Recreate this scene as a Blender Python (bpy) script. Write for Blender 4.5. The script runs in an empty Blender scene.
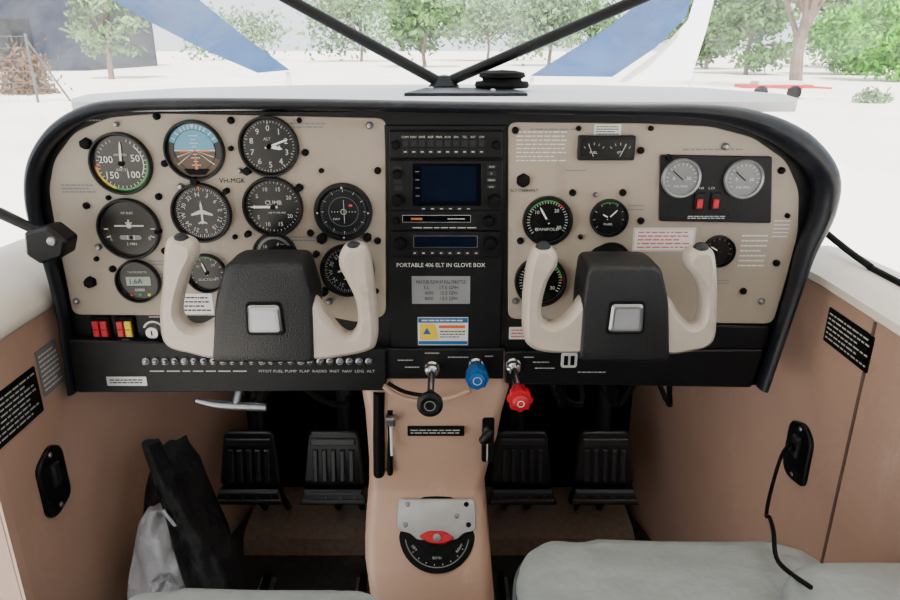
import bpy, math, random
from mathutils import Vector
random.seed(4)
PI=math.pi
# ------------------------------------------------------------------ camera
PITCH=math.radians(20); CS=math.cos(PITCH); SN=math.sin(PITCH); FPX=700.0
CAM=Vector((0,-.9,1.0))
def ray(u,v):
    a=300-v
    return Vector((u-450, FPX*CS+a*SN, -FPX*SN+a*CS))
def onY(u,v,y=0.0):
    d=ray(u,v); return CAM+d*((y-CAM.y)/d.y)
def onX(u,v,x):
    d=ray(u,v); return CAM+d*(x/d.x)
def onZ(u,v,z):
    d=ray(u,v); return CAM+d*((z-CAM.z)/d.z)
def sc(v,y=0.0): return (y-CAM.y)/(FPX*CS+(300-v)*SN)
def pz(v,y=0.0): return onY(450,v,y).z
cd=bpy.data.cameras.new("camera"); cam=bpy.data.objects.new("camera",cd)
bpy.context.collection.objects.link(cam); cam.location=CAM
cam.rotation_euler=(PI/2-PITCH,0,0); cd.lens=28; cd.sensor_width=36; cd.clip_start=.02; cd.clip_end=500
bpy.context.scene.camera=cam
# ------------------------------------------------------------------ materials
def lin(h):
    h=h.lstrip('#'); r=[]
    for i in (0,2,4):
        c=int(h[i:i+2],16)/255
        r.append(c/12.92 if c<=.04045 else ((c+.055)/1.055)**2.4)
    return r
def M(name,hx,rough=.6,metal=0,var=.08,ns=40,bump=0,bs=200,emit=0,spec=.5,bd=.002,scuff=None):
    m=bpy.data.materials.new(name); m.use_nodes=True; nt=m.node_tree; n=nt.nodes; l=nt.links
    b=n['Principled BSDF']; c=lin(hx)
    b.inputs['Roughness'].default_value=rough; b.inputs['Metallic'].default_value=metal; b.inputs['Specular IOR Level'].default_value=spec
    tc=n.new('ShaderNodeTexCoord'); no=n.new('ShaderNodeTexNoise'); no.inputs['Scale'].default_value=ns
    no.inputs['Detail'].default_value=5
    l.new(tc.outputs['Object'],no.inputs['Vector'])
    cr=n.new('ShaderNodeValToRGB'); l.new(no.outputs['Fac'],cr.inputs['Fac'])
    cr.color_ramp.elements[0].position=.3; cr.color_ramp.elements[1].position=.7
    cr.color_ramp.elements[0].color=[x*(1-var) for x in c]+[1]
    cr.color_ramp.elements[1].color=[min(1,x*(1+var)) for x in c]+[1]
    out=cr.outputs['Color']
    if scuff:
        sn=n.new('ShaderNodeTexNoise'); sn.inputs['Scale'].default_value=scuff[1]; sn.inputs['Detail'].default_value=9; sn.inputs['Roughness'].default_value=.72
        mp=n.new('ShaderNodeMapping'); mp.inputs['Scale'].default_value=(1,1,.45); l.new(tc.outputs['Object'],mp.inputs['Vector']); l.new(mp.outputs[0],sn.inputs['Vector'])
        r2=n.new('ShaderNodeMapRange'); r2.inputs['From Min'].default_value=.56; r2.inputs['From Max'].default_value=.70; r2.inputs['To Max'].default_value=scuff[2]
        l.new(sn.outputs['Fac'],r2.inputs['Value'])
        mm=n.new('ShaderNodeMix'); mm.data_type='RGBA'; l.new(r2.outputs[0],mm.inputs[0]); l.new(out,mm.inputs[6]); mm.inputs[7].default_value=lin(scuff[0])+[1]; out=mm.outputs[2]
    l.new(out,b.inputs['Base Color'])
    if bump:
        n2=n.new('ShaderNodeTexNoise'); n2.inputs['Scale'].default_value=bs; n2.inputs['Detail'].default_value=4
        l.new(tc.outputs['Object'],n2.inputs['Vector'])
        bp=n.new('ShaderNodeBump'); bp.inputs['Strength'].default_value=bump; bp.inputs['Distance'].default_value=bd
        l.new(n2.outputs['Fac'],bp.inputs['Height']); l.new(bp.outputs['Normal'],b.inputs['Normal'])
    if emit:
        l.new(out,b.inputs['Emission Color']); b.inputs['Emission Strength'].default_value=emit
    return m
BEIGE=M('panel_beige','988d7f',.45,bump=.15,bs=500,var=.06,ns=9,scuff=('827668',22,.5))
BLK=M('black_plastic','08090b',.42,var=.2,bump=.2,bs=400,spec=.28)
BLKM=M('matte_black','040405',.7,var=.2,spec=.15)
PEDB=M('pedal_black','0b0d10',.38,var=.3,spec=.6)
PEDR=M('pedal_rib','1d2126',.35,var=.3,spec=.7)
PANB=M('panel_black','0a0c0f',.45,var=.25,bump=.25,bs=600,spec=.25)
RIM=M('glareshield_vinyl','0a0f18',.42,var=.3,ns=14,bump=.5,bs=60,spec=.4,scuff=('2c333d',18,.5))
DECK=M('deck_glare','e6e9ec',.6,var=.03)  # washed-out windshield glare put into the deck's base colour
TAN=M('tan_plastic','ab8b7a',.42,var=.10,ns=3.5,bump=.6,bs=12,bd=.008,scuff=('c4ab9c',7,.5))
TAN2=M('tan_trim','b2927f',.4,var=.09,ns=5,bump=.5,bs=14,bd=.006,scuff=('cbb3a3',9,.5))
TAND=M('tan_seam','5d4840',.8)  # darker tan for the door seam strip
CREAM=M('cream_sill','d9d1c5',.45,var=.04,ns=10,bump=.5,bs=10,bd=.006)
YOKE=M('yoke_cream','aba195',.3,var=.06,ns=25,bump=.12,bs=200,scuff=('877d71',30,.5))
HUB=M('yoke_hub','0e1013',.45,var=.15,bump=.5,bs=500,spec=.4)
CHR=M('chrome','c9ccd0',.18,1,var=.03)
STEEL=M('steel','8d9094',.35,.9,var=.1)
SILV=M('silver_plate','9da0a4',.35,.5,var=.08)
WHT=M('white_paint','cfcfcb',.5,var=.03)
INK=M('dial_ink','b2b3ae',.5,var=.03)
GREY=M('grey','6c6f72',.5,var=.06)
GREY2=M('dark_grey','1c1f23',.5,var=.1,spec=.3)
DIAL=M('dial_black','060708',.25,var=.1,spec=.3)
DIALO=M('dial_olive_glare','11120c',.25,var=.2,spec=.4)  # olive tint paints the reflection on the gauge glass into the dial
DIALG=M('dial_grey','0e1114',.3,var=.08,spec=.3)
RED=M('red','b00e22',.4,var=.05)
DRED=M('placard_red','bb4a4a',.5,var=.05)
ORG=M('orange','c85f26',.4,var=.03)
YEL=M('yellow','d8b92a',.45,var=.03)
GRN=M('green','2f8a3f',.45,var=.03)
BLU=M('blue','10569a',.35,var=.05)
SKYB=M('horizon_blue','478aa8',.35,var=.03)
BRN=M('horizon_brown','46321f',.45,var=.05)
SCR=M('screen','04070e',.15,var=.3,ns=15,spec=.3)
SCRB=M('screen_blue','060e1f',.18,var=.2,ns=60,emit=.05,spec=.3)
LCD=M('lcd','7f8f80',.3,var=.04)
PGF=M('gauge_face_pale','6e7173',.4,var=.06)
LEA=M('seat_leather','7f8584',.42,var=.06,ns=9,bump=.7,bs=18,bd=.010,scuff=('6d7372',20,.4))
LEAD=M('seat_piping','4a4e50',.6)
BAG=M('bag_vinyl','0c0d0f',.7,var=.3,ns=15,bump=.8,bs=22,bd=.02,spec=.25)
PAPER=M('paper','8f9298',.7,var=.2,ns=14,bump=1.0,bs=24,bd=.015)
CARP=M('carpet','1a1714',.95,var=.5,ns=60,bump=.8,bs=300,scuff=('4b4037',10,.6))
CARP2=M('carpet_tan','65564b',.95,var=.2,ns=90,bump=.6,bs=300)
FW=M('firewall','060607',.8,var=.4,ns=20,spec=.2)
BACK=M('back_wall_dark','2c2a28',.9,var=.1)  # dark so the added rear wall sends little light forward
SAND=M('sand','f1e7da',.9,var=.08,ns=.25)
COWL=M('cowl_white','f6f6f4',.3,var=.01)
BARK=M('bark','66574c',.9,var=.25,ns=3)
LF1=M('leaf','48702c',.7,var=.45,ns=1.2)
LF2=M('leaf_pale','648256',.7,var=.45,ns=1.0)
LF3=M('leaf_bright','4e9614',.7,var=.45,ns=1.2)
DRY=M('dry_bush','6b5038',.9,var=.3,ns=3)
SHED=M('shed_blue','03102a',.6,var=.15,ns=.4)
BAND=M('band_blue','0c3866',.8,var=.35,ns=1)  # colour of the blue stand-in bands in the windshield view
BANDW=M('band_white','e4e8ea',.8,var=.03,ns=1)
GALV=M('galvanised','56585b',.5,.5,var=.1)
# ------------------------------------------------------------------ mesh builder
class Fr:
    def __init__(s,o,a,b,n): s.o=Vector(o); s.a=Vector(a); s.b=Vector(b); s.n=Vector(n)
    def __call__(s,p): return s.o+s.a*p[0]+s.b*p[1]+s.n*p[2]
PF=Fr((0,0,0),(1,0,0),(0,0,1),(0,-1,0))
_tc={}
def textmesh(s):
    if s in _tc: return _tc[s]
    cu=bpy.data.curves.new('t','FONT'); cu.body=s; cu.resolution_u=2; cu.size=1
    ob=bpy.data.objects.new('t',cu); bpy.context.collection.objects.link(ob)
    dg=bpy.context.evaluated_depsgraph_get(); dg.update()
    me=ob.evaluated_get(dg).to_mesh()
    vs=[(v.co.x,v.co.y) for v in me.vertices]; fs=[tuple(p.vertices) for p in me.polygons]
    ob.evaluated_get(dg).to_mesh_clear()
    bpy.data.objects.remove(ob); bpy.data.curves.remove(cu)
    if not vs: vs=[(0,0)]; fs=[]
    x0=min(v[0] for v in vs);x1=max(v[0] for v in vs);y0=min(v[1] for v in vs);y1=max(v[1] for v in vs)
    _tc[s]=(vs,fs,x0,x1,y0,y1); return _tc[s]
def rr(ca,cb,w,h,r,seg=4):
    o=[]
    for (sx,sy,a0) in ((1,1,0),(-1,1,90),(-1,-1,180),(1,-1,270)):
        for i in range(seg+1):
            a=math.radians(a0+90*i/seg)
            o.append((ca+sx*(w/2-r)+r*math.cos(a)*1,cb+sy*(h/2-r)+r*math.sin(a)))
    return o
def rpoly(c,r,seg=5):
    o=[]; n=len(c)
    for i in range(n):
        p=Vector(c[i]); a=Vector(c[i-1])-p; b=Vector(c[(i+1)%n])-p
        rad=min(r,a.length*.45,b.length*.45)
        A=p+a.normalized()*rad; B=p+b.normalized()*rad
        for k in range(seg+1):
            t=k/seg; o.append(tuple(A*(1-t)**2+p*2*t*(1-t)+B*t*t))
    return o
def inset(P,d):
    n=len(P); A=sum(P[i][0]*P[(i+1)%n][1]-P[(i+1)%n][0]*P[i][1] for i in range(n)); s=1 if A>0 else -1
    o=[]
    for i in range(n):
        a=Vector(P[i-1]); c=Vector(P[(i+1)%n]); t=(c-a)
        if t.length<1e-7: o.append(tuple(P[i])); continue
        t.normalize(); o.append((P[i][0]-t.y*s*d,P[i][1]+t.x*s*d))
    return o
def cr(pts,vals,n=6):
    P=[Vector(p) for p in pts]; o=[];ov=[]
    for i in range(len(P)-1):
        p0=P[max(i-1,0)];p1=P[i];p2=P[i+1];p3=P[min(i+2,len(P)-1)]
        for k in range(n):
            t=k/n
            o.append(.5*((2*p1)+(p2-p0)*t+(2*p0-5*p1+4*p2-p3)*t*t+(3*p1-p0-3*p2+p3)*t**3))
            ov.append(tuple(x*(1-t)+y*t for x,y in zip(vals[i],vals[i+1])))
    o.append(P[-1]); ov.append(tuple(vals[-1])); return o,ov
class MB:
    def __init__(s,fr=PF): s.v=[];s.f=[];s.m=[];s.mats=[];s.fr=fr
    def mi(s,m):
        if m not in s.mats: s.mats.append(m)
        return s.mats.index(m)
    def add(s,vs,fs,mat,world=False):
        k=len(s.v); s.v+=[Vector(p) if world else s.fr(p) for p in vs]; i=s.mi(mat)
        for f in fs: s.f.append(tuple(k+j for j in f)); s.m.append(i)
        return s
    def loft(s,loops,mat,cap=True,world=True,closed=True):
        n=len(loops[0]); vs=[p for L in loops for p in L]; fs=[]
        for i in range(len(loops)-1):
            for j in range(n if closed else n-1):
                j2=(j+1)%n; fs.append((i*n+j,i*n+j2,(i+1)*n+j2,(i+1)*n+j))
        if cap and closed:
            fs.append(tuple(range(n))); fs.append(tuple((len(loops)-1)*n+j for j in range(n)))
        return s.add(vs,fs,mat,world)
    def prism(s,pts,h0,h1,mat,bev=0):
        ca=sum(p[0] for p in pts)/len(pts); cb=sum(p[1] for p in pts)/len(pts)
        L=[[(p[0],p[1],h0) for p in pts]]
        if bev:
            L.append([(p[0],p[1],h1-bev) for p in pts])
            wa=max(p[0] for p in pts)-min(p[0] for p in pts); wb=max(p[1] for p in pts)-min(p[1] for p in pts)
            ka=1-2*bev/wa; kb=1-2*bev/wb
            L.append([(ca+(p[0]-ca)*ka,cb+(p[1]-cb)*kb,h1) for p in pts])
        else: L.append([(p[0],p[1],h1) for p in pts])
        return s.loft(L,mat,world=False)
    def box(s,ca,cb,w,h,h0,h1,mat,bev=0,r=0):
        pts=rr(ca,cb,w,h,r) if r else [(ca-w/2,cb-h/2),(ca+w/2,cb-h/2),(ca+w/2,cb+h/2),(ca-w/2,cb+h/2)]
        return s.prism(pts,h0,h1,mat,bev)
    def flat(s,pts,h,mat): return s.add([(p[0],p[1],h) for p in pts],[tuple(range(len(pts)))],mat)
    def rect(s,ca,cb,w,h,z,mat): return s.flat([(ca-w/2,cb-h/2),(ca+w/2,cb-h/2),(ca+w/2,cb+h/2),(ca-w/2,cb+h/2)],z,mat)
    def lathe(s,ca,cb,prof,mat,seg=36,flute=0):
        L=[]
        for r,h in prof:
            L.append([(ca+r*(1+(flute*math.cos(seg/4*2*PI*i/seg) if flute else 0))*math.sin(2*PI*i/seg),cb+r*(1+(flute*math.cos(seg/4*2*PI*i/seg) if flute else 0))*math.cos(2*PI*i/seg),h) for i in range(seg)])
        return s.loft(L,mat,world=False)
    def arc(s,ca,cb,r0,r1,a0,a1,h,mat):
        n=max(2,int(abs(a1-a0)/8)); vs=[];fs=[]
        for i in range(n+1):
            a=math.radians(a0+(a1-a0)*i/n)
            vs+=[(ca+r0*math.sin(a),cb+r0*math.cos(a),h),(ca+r1*math.sin(a),cb+r1*math.cos(a),h)]
            if i: fs.append((2*i-2,2*i-1,2*i+1,2*i))
        return s.add(vs,fs,mat)
    def tick(s,ca,cb,a,r0,r1,w,h,mat,w1=None):
        a=math.radians(a); d=(math.sin(a),math.cos(a)); p=(d[1],-d[0]); w1=w if w1 is None else w1
        return s.flat([(ca+d[0]*r+p[0]*k,cb+d[1]*r+p[1]*k) for r,k in ((r0,w/2),(r1,w1/2),(r1,-w1/2),(r0,-w/2))],h,mat)
    def ticks(s,ca,cb,n,r0,r1,w,h,mat,a0=0,a1=360):
        for i in range(n): s.tick(ca,cb,a0+(a1-a0)*i/n,r0,r1,w,h,mat)
        return s
    def text(s,t,ca,cb,h,hh,mat,w=None,rot=0):
        vs,fs,x0,x1,y0,y1=textmesh(t); bh=max(y1-y0,.3); ky=hh/bh; kx=ky if w is None else w/max(x1-x0,.01)
        c=math.cos(rot);n=math.sin(rot); o=[]
        for x,y in vs:
            X=(x-(x0+x1)/2)*kx; Y=(y-(y0+y1)/2)*ky
            o.append((ca+X*c-Y*n,cb+X*n+Y*c,h))
        return s.add(o,fs,mat)
    def lines(s,ca,cb,w,h,n,z,mat,seed=1,fill=.45):
        R=random.Random(seed)
        for i in range(n):
            y=cb+h/2-h*(i+.5)/n; x=ca-w/2; 
            e=ca+w/2*(1 if R.random()<.7 else .6)
            while x<e-w*.04:
                L=min(w*R.uniform(.05,.16),e-x); s.rect(x+L/2,y,L,h/n*fill,z,mat); x+=L+w*.025
        return s
    def tube(s,pts,rad,mat,seg=12,ref=(0,1,0),sm=0):
        rad=[r if isinstance(r,tuple) else (r,r) for r in rad]
        P=[Vector(p) for p in pts]
        if sm: P,rad=cr(P,rad,sm)
        ref=Vector(ref); L=[]
        for i,p in enumerate(P):
            t=(P[min(i+1,len(P)-1)]-P[max(i-1,0)]).normalized()
            a=t.cross(ref)
            if a.length<.05: a=t.cross(Vector((1,0,.01)))
            a.normalize(); b=a.cross(t).normalized(); r=rad[i]
            L.append([p+a*(r[0]*math.cos(2*PI*k/seg))+b*(r[1]*math.sin(2*PI*k/seg)) for k in range(seg)])
        return s.loft(L,mat)
    def ball(s,c,r,mat,seg=16,e=1.0,ring=0):
        L=[]; ring=ring or seg//2
        def pw(x): return math.copysign(abs(x)**e,x)
        for i in range(ring+1):
            a=-PI/2+PI*(i+.001)/(ring+.002)
            L.append([(c[0]+r[0]*pw(math.cos(a))*pw(math.cos(2*PI*k/seg)),c[1]+r[1]*pw(math.cos(a))*pw(math.sin(2*PI*k/seg)),c[2]+r[2]*pw(math.sin(a))) for k in range(seg)])
        return s.loft(L,mat)
    def wbox(s,x0,x1,y0,y1,z0,z1,mat):
        return s.loft([[(x0,y0,z),(x1,y0,z),(x1,y1,z),(x0,y1,z)] for z in (z0,z1)],mat)
    def done(s,name,parent=None,label=None,cat=None,kind=None,group=None,ang=35,disp=None):
        me=bpy.data.meshes.new(name)
        lo=Vector([min(v[i] for v in s.v) for i in range(3)]); hi=Vector([max(v[i] for v in s.v) for i in range(3)])
        c=(lo+hi)/2
        me.from_pydata([v-c for v in s.v],[],s.f)
        for m in s.mats: me.materials.append(m)
        me.polygons.foreach_set('material_index',s.m); me.polygons.foreach_set('use_smooth',[True]*len(s.f))
        import bmesh
        if len(s.f)<20000:
            bm=bmesh.new(); bm.from_mesh(me); bmesh.ops.recalc_face_normals(bm,faces=bm.faces[:]); bm.to_mesh(me); bm.free()
        me.set_sharp_from_angle(angle=math.radians(ang)); me.update()
        ob=bpy.data.objects.new(name,me); bpy.context.collection.objects.link(ob)
        place(ob,c,parent); meta(ob,label,cat,kind,group)
        if disp:
            t=bpy.data.textures.new('wrinkle','CLOUDS'); t.noise_scale=disp[0]; t.noise_depth=3
            b=ob.modifiers.new('d','DISPLACE'); b.texture=t; b.strength=disp[1]; b.mid_level=.5; b.texture_coords='LOCAL'
        return ob
WL={}
def place(ob,c,parent):
    WL[ob.name]=Vector(c)
    if parent: ob.parent=parent; ob.location=Vector(c)-WL[parent.name]
    else: ob.location=c
def meta(ob,label=None,cat=None,kind=None,group=None):
    if label: ob['label']=label
    if cat: ob['category']=cat
    if kind: ob['kind']=kind
    if group: ob['group']=group
def empty(name,c,label,cat,group=None):
    ob=bpy.data.objects.new(name,None); ob.empty_display_size=.05; bpy.context.collection.objects.link(ob)
    place(ob,c,None); meta(ob,label,cat,None,group); return ob
def px(pts,y=0):
    o=[]
    for u,v in pts:
        p=onY(u,v,y); o.append((p.x,p.z))
    return o
# ================================================================== SETTING
XL=-.55; XR=.51
def wallprof(xs,y,sign,z0,z1,th=.06):
    return [(xs,y,z0),(xs,y,z1),(xs+sign*th,y,z1),(xs+sign*th,y,z0)]
b=MB(); b.loft([wallprof(x,y,-1,0,.66) for x,y in ((XL,-.185),(XL,-.02),(XL,.0),(-.53,.12),(-.45,.47))],TAN)
b.wbox(XL-.001,XL+.004,-.185,-.17,0,.655,TAN2)
b.done('wall_left',kind='structure')
b=MB(); b.loft([wallprof(x,y,1,0,.69) for x,y in ((XR,-1.3),(XR,-.02),(XR,0),(.49,.12),(.40,.47))],TAN)
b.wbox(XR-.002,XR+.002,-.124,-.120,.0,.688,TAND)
b.done('wall_right',kind='structure')
b=MB(); b.loft([[(x,y,.66),(x+.008,y,.667),(x+.009,y,.680),(x-.005,y,.700),(x-.03,y,.722),(x-.05,y,.733),(x-.065,y,.736),(x-.09,y,.732),(x-.09,y,.66)] for x,y in ((XL,-.5),(XL,0),(-.54,.10))],CREAM)
b.done('trim_1',kind='structure',ang=50)
b=MB(); b.loft([[(x,y,.69),(x-.008,y,.695),(x-.007,y,.705),(x+.01,y,.715),(x+.03,y,.721),(x+.06,y,.722),(x+.09,y,.715),(x+.09,y,.69)] for x,y in ((XR,-1.3),(XR,0),(.50,.10))],CREAM)
b.done('trim_2',kind='structure',ang=50)
b=MB(); b.tube([(.525,.13,.768),(.543,.06,.742),(.552,-.02,.727),(.555,-.1,.724),(.556,-.9,.724)],[(.005,.004)]*5,BLKM,sm=3,seg=8)
b.done('trim_3',kind='structure')
b=MB(); b.wbox(-.66,.62,-1.9,.50,-.04,0,CARP); b.done('floor',kind='structure')
b=MB(); b.wbox(-.52,.47,.47,.50,0,.90,FW); b.done('wall_front',kind='structure')
b=MB(); b.wbox(-.66,.62,-1.93,-1.9,0,1.33,BACK); b.done('wall_back_unseen',kind='structure')  # out-of-view rear wall, added to cut the low fill light
b=MB(); b.loft([[(x,-1.9,1.33),(x,.12,1.33),(x,.12,1.36),(x,-1.9,1.36)] for x in (-.68,.66)],CREAM); b.done('ceiling_unseen',kind='structure')  # out-of-view roof, added to keep the cabin darker than outdoors
# windshield
G=bpy.data.materials.new('haze_glass'); G.use_nodes=True; nt=G.node_tree; n=nt.nodes  # washed-out haze and reflections painted into the glass as milky patches
pb=n['Principled BSDF']; pb.inputs['Base Color'].default_value=(.9,.93,.95,1); pb.inputs['Roughness'].default_value=.6
tr=n.new('ShaderNodeBsdfTransparent'); mx=n.new('ShaderNodeMixShader'); tn=n.new('ShaderNodeTexNoise'); tn.inputs['Scale'].default_value=6; tn.inputs['Detail'].default_value=8; tn.inputs['Roughness'].default_value=.65; tn.inputs['Distortion'].default_value=1.2
mr=n.new('ShaderNodeMapRange'); mr.inputs['From Min'].default_value=.35; mr.inputs['From Max'].default_value=.75; mr.inputs['To Min'].default_value=.02; mr.inputs['To Max'].default_value=.22
tl=n.new('ShaderNodeBsdfTranslucent'); m2=n.new('ShaderNodeMixShader'); m2.inputs[0].default_value=.6
nt.links.new(pb.outputs[0],m2.inputs[1]); nt.links.new(tl.outputs[0],m2.inputs[2])
nt.links.new(tn.outputs['Fac'],mr.inputs['Value']); nt.links.new(mr.outputs[0],mx.inputs[0])
nt.links.new(tr.outputs[0],mx.inputs[1]); nt.links.new(m2.outputs[0],mx.inputs[2]); nt.links.new(mx.outputs[0],n['Material Output'].inputs[0])
bot=[(-.64,-.35,.74),(-.64,-.02,.75),(-.62,.12,.80),(-.5,.32,.925),(-.25,.41,.93),(0,.43,.93)]
top=[(-.66,-.35,1.33),(-.66,-.2,1.33),(-.62,-.08,1.33),(-.46,.06,1.33),(-.22,.11,1.33),(0,.125,1.33)]
bot=bot+[(-x,y,z) for x,y,z in reversed(bot[:-1])]; top=top+[(-x,y,z) for x,y,z in reversed(top[:-1])]
bs,_=cr(bot,[(0,)]*11,5); ts,_=cr(top,[(0,)]*11,5)
b=MB(); b.loft([bs,ts],G,closed=False,cap=False); b.done('window_1',kind='structure')
# ================================================================== GLARESHIELD
gs=empty('glareshield',(0,.1,.93),'dark padded glareshield rolling over the instrument panel','dashboard cover')
path=[(73,392,.005),(64,320,.0055),(50,262,.006),(36,222,.006),(32,188,.007),(38,158,.008),(57,131,.009),(88,112,.0085),(135,105,.0075),(260,104,.007),(450,107,.007),(620,110,.007),(700,112,.009),(752,121,.013),(796,142,.017),(824,175,.016),(822,212,.014),(806,250,.011),(794,290,.008),(778,340,.007),(762,388,.007)]
pts=[onY(u,v,-.014) for u,v,r in path]
b=MB(); b.tube(pts,[(r,r*1.1+.007) for u,v,r in path],RIM,sm=5,seg=16); b.done('padded_rim',gs)
dk=[(-.47,0),(-.50,.06),(-.52,.15),(-.44,.31),(-.25,.395),(0,.415),(.25,.395),(.42,.31),(.48,.15),(.46,.06),(.43,0)]
b=MB(); b.loft([[(x,y,z) for x,y in dk] for z in (.922,.934)],DECK); b.done('deck',gs,'deck with glare painted into its pale colour below the windshield')
br=empty('windshield_brace',(-.01,.25,.935),'black V-shaped tubular brace rising from the glareshield','brace')
f1=onY(439,82,.26); f2=onY(452,80,.26)
for f,(u,v) in ((f1,(290,0)),(f2,(637,0))):
    p1=onY(u,v,.21); e=f+(p1-f)*3.0
    b=MB(); b.tube([f,p1,e],[.0085]*3,BLK,seg=14); b.done('tube',br)
p=onY(444,83,.26)
b=MB(Fr((p.x,p.y,.9345),(1,0,0),(0,1,0),(0,0,1)))
b.lathe(0,0,[(.024,0),(.024,.006),(.018,.012),(.012,.020),(.002,.022)],BLK,seg=20); b.done('foot',br)
bp=onZ(465,92,.936)
b=MB(Fr((bp.x,.17,.9345),(1,0,0),(0,1,0),(0,0,1)))
b.prism([(-.085,-.07),(.085,-.07),(.07,.06),(-.06,.06)],0,.004,RIM,.001)
b.lathe(-.05,.03,[(.004,.004),(.004,.006),(.001,.007)],CHR,seg=10); b.lathe(.04,-.02,[(.004,.004),(.004,.006),(.001,.007)],CHR,seg=10)
b.done('mounting_plate',None,'dark metal plate lying under the windshield brace','plate')
q=onY(502,80,.22)
an=empty('antenna_puck',(q.x,.22,.938),'small round black antenna puck on the glareshield','antenna')
b=MB(Fr((q.x,.22,.939),(1,0,0),(0,1,0),(0,0,1)))
b.lathe(0,0,[(.040,0),(.042,.004),(.040,.009),(.030,.010),(.030,.013),(.036,.016),(.034,.022),(.02,.025),(.001,.026)],BLKM,seg=28); b.done('puck_body',an)
# ================================================================== INSTRUMENT PANEL
IP=empty('instrument_panel',(-.02,0,.52),'beige and black aircraft instrument panel filled with round gauges','instrument panel')
b=MB(); outl=px([(74,388),(64,315),(52,262),(38,215),(36,170),(58,132),(100,112),(450,108),(700,114),(760,126),(800,150),(822,185),(815,225),(797,275),(780,330),(762,385),(505,385),(505,350),(385,350),(385,388)])
b.prism(outl,-.02,0,PANB); b.done('panel_body',IP)
H0=.0; HP=.003
lp=px([(386,118),(386,315),(360,322),(330,316),(74,314),(67,278),(56,225),(50,190),(55,160),(75,132),(110,117),(160,113)])
b=MB(); b.prism(rpoly(lp,.012),H0,HP,BEIGE,.0008)
def txt(b,s,u,v,w,h,mat,z=None,rot=0):
    p=onY(u,v); k=sc(v); b.text(s,p.x,p.z,HP+.0006 if z is None else z,h*k,mat,w=w*k if w else None,rot=rot)
txt(b,'VH-MGK',233,180,26,5,BLKM)
for u,v,w,n in ((80,188,34,3),(306,125,40,2),(352,235,26,2),(160,262,20,2),(92,120,20,1),(300,238,30,2),(165,275,14,2)):
    p=onY(u,v);k=sc(v); b.lines(p.x,p.z,w*k,n*3.4*k,n,HP+.0006,GREY,seed=u)
b.done('faceplate',IP,'beige flight instrument faceplate')
rp=px([(508,122),(640,123),(710,126),(752,137),(785,160),(798,190),(797,232),(786,275),(772,323),(668,322),(508,318)])
b=MB(); b.prism(rpoly(rp,.012),H0,HP,BEIGE,.0008)
for u,v,w,h,n in ((541,146,50,32,8),(560,129,60,4,1),(712,149,60,5,1),(752,250,26,36,7),(547,248,20,4,1),(575,170,20,4,1),(716,281,24,6,2),(635,207,16,8,2),(780,228,16,20,5)):
    p=onY(u,v);k=sc(v); b.lines(p.x,p.z,w*k,h*k,n,HP+.0006,WHT if n>3 else GREY,seed=u,fill=.3)
txt(b,'ALT OVERVOLT',524,190,28,3.2,BLKM)
b.done('faceplate',IP,'beige engine instrument faceplate')
scr=[(118,124),(158,116),(85,144),(66,250),(78,300),(232,120),(300,120),(306,152),(370,125),(322,170),(378,170),(378,240),(241,170),(160,196),(166,250),(236,236),(182,186),(311,232),(98,258),(114,268),(330,300),(232,148),(515,130),(572,192),(595,194),(622,192),(640,150),(650,128),(724,146),(780,170),(786,215),(775,262),(760,300),(580,236),(520,240),(640,220),(700,290),(650,285),(742,290),(578,128),(515,300),(88,205),(110,197),(166,163),(100,246),(377,290),(240,285),(176,290)]
for i,(u,v) in enumerate(scr):
    p=onY(u,v); r=.0046 if i%3 else .0034
    b=MB(); b.lathe(p.x,p.z,[(r,HP),(r,HP+.003),(r*.6,HP+.0055),(.0003,HP+.006)],BLKM if i%4 else STEEL,seg=10); b.done('screw',IP)
HB=HP+.009; HD=HP+.0015; HT=HD+.0005
def gauge(name,u,v,r,label,draw=None,dial=DIAL,bez=BLK,needles=(),knob=None,bw=.12):
    p=onY(u,v); R=r*sc(v); ca,cb=p.x,p.z
    b=MB()
    b.lathe(ca,cb,[(R,HP-.002),(R,HB-.002),(R*.98,HB),(R*(1-bw*.6),HB),(R*(1-bw),HT+.001)],bez,seg=44)
    b.f.pop(); b.m.pop(); b.f.pop(); b.m.pop()
    b.add([(ca+R*(1-bw)*math.sin(2*PI*i/44),cb+R*(1-bw)*math.cos(2*PI*i/44),HD) for i in range(44)],[tuple(range(44))],dial)
    if draw: draw(b,ca,cb,R)
    g=b.done(name,IP,label)
    for (ang,L,w,m) in needles:
        b=MB(); b.tick(ca,cb,ang,-L*.2*R,L*R*.8,w*R,HT+.0012,m); b.tick(ca,cb,ang,L*R*.8,L*R,w*R,HT+.0012,m,w*.1*R)
        b.lathe(ca,cb,[(R*.09,HT),(R*.09,HT+.002),(R*.05,HT+.0024)],BLKM if m!=BLKM else WHT,seg=14); b.done('needle',g)
    if knob:
        for ku,kv,kr in knob:
            q=onY(ku,kv); rr_=kr*sc(kv); b=MB()
            b.lathe(q.x,q.z,[(rr_,HP),(rr_,HP+.009),(rr_*.8,HP+.011),(.0005,HP+.0112)],BLKM,seg=24,flute=.06); b.done('knob',g)
    return g
def nums(b,ca,cb,R,L,rf,hf,mat=INK):
    for t,a in L:
        a=math.radians(a); b.text(t,ca+R*rf*math.sin(a),cb+R*rf*math.cos(a),HT,R*hf,mat)
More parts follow.
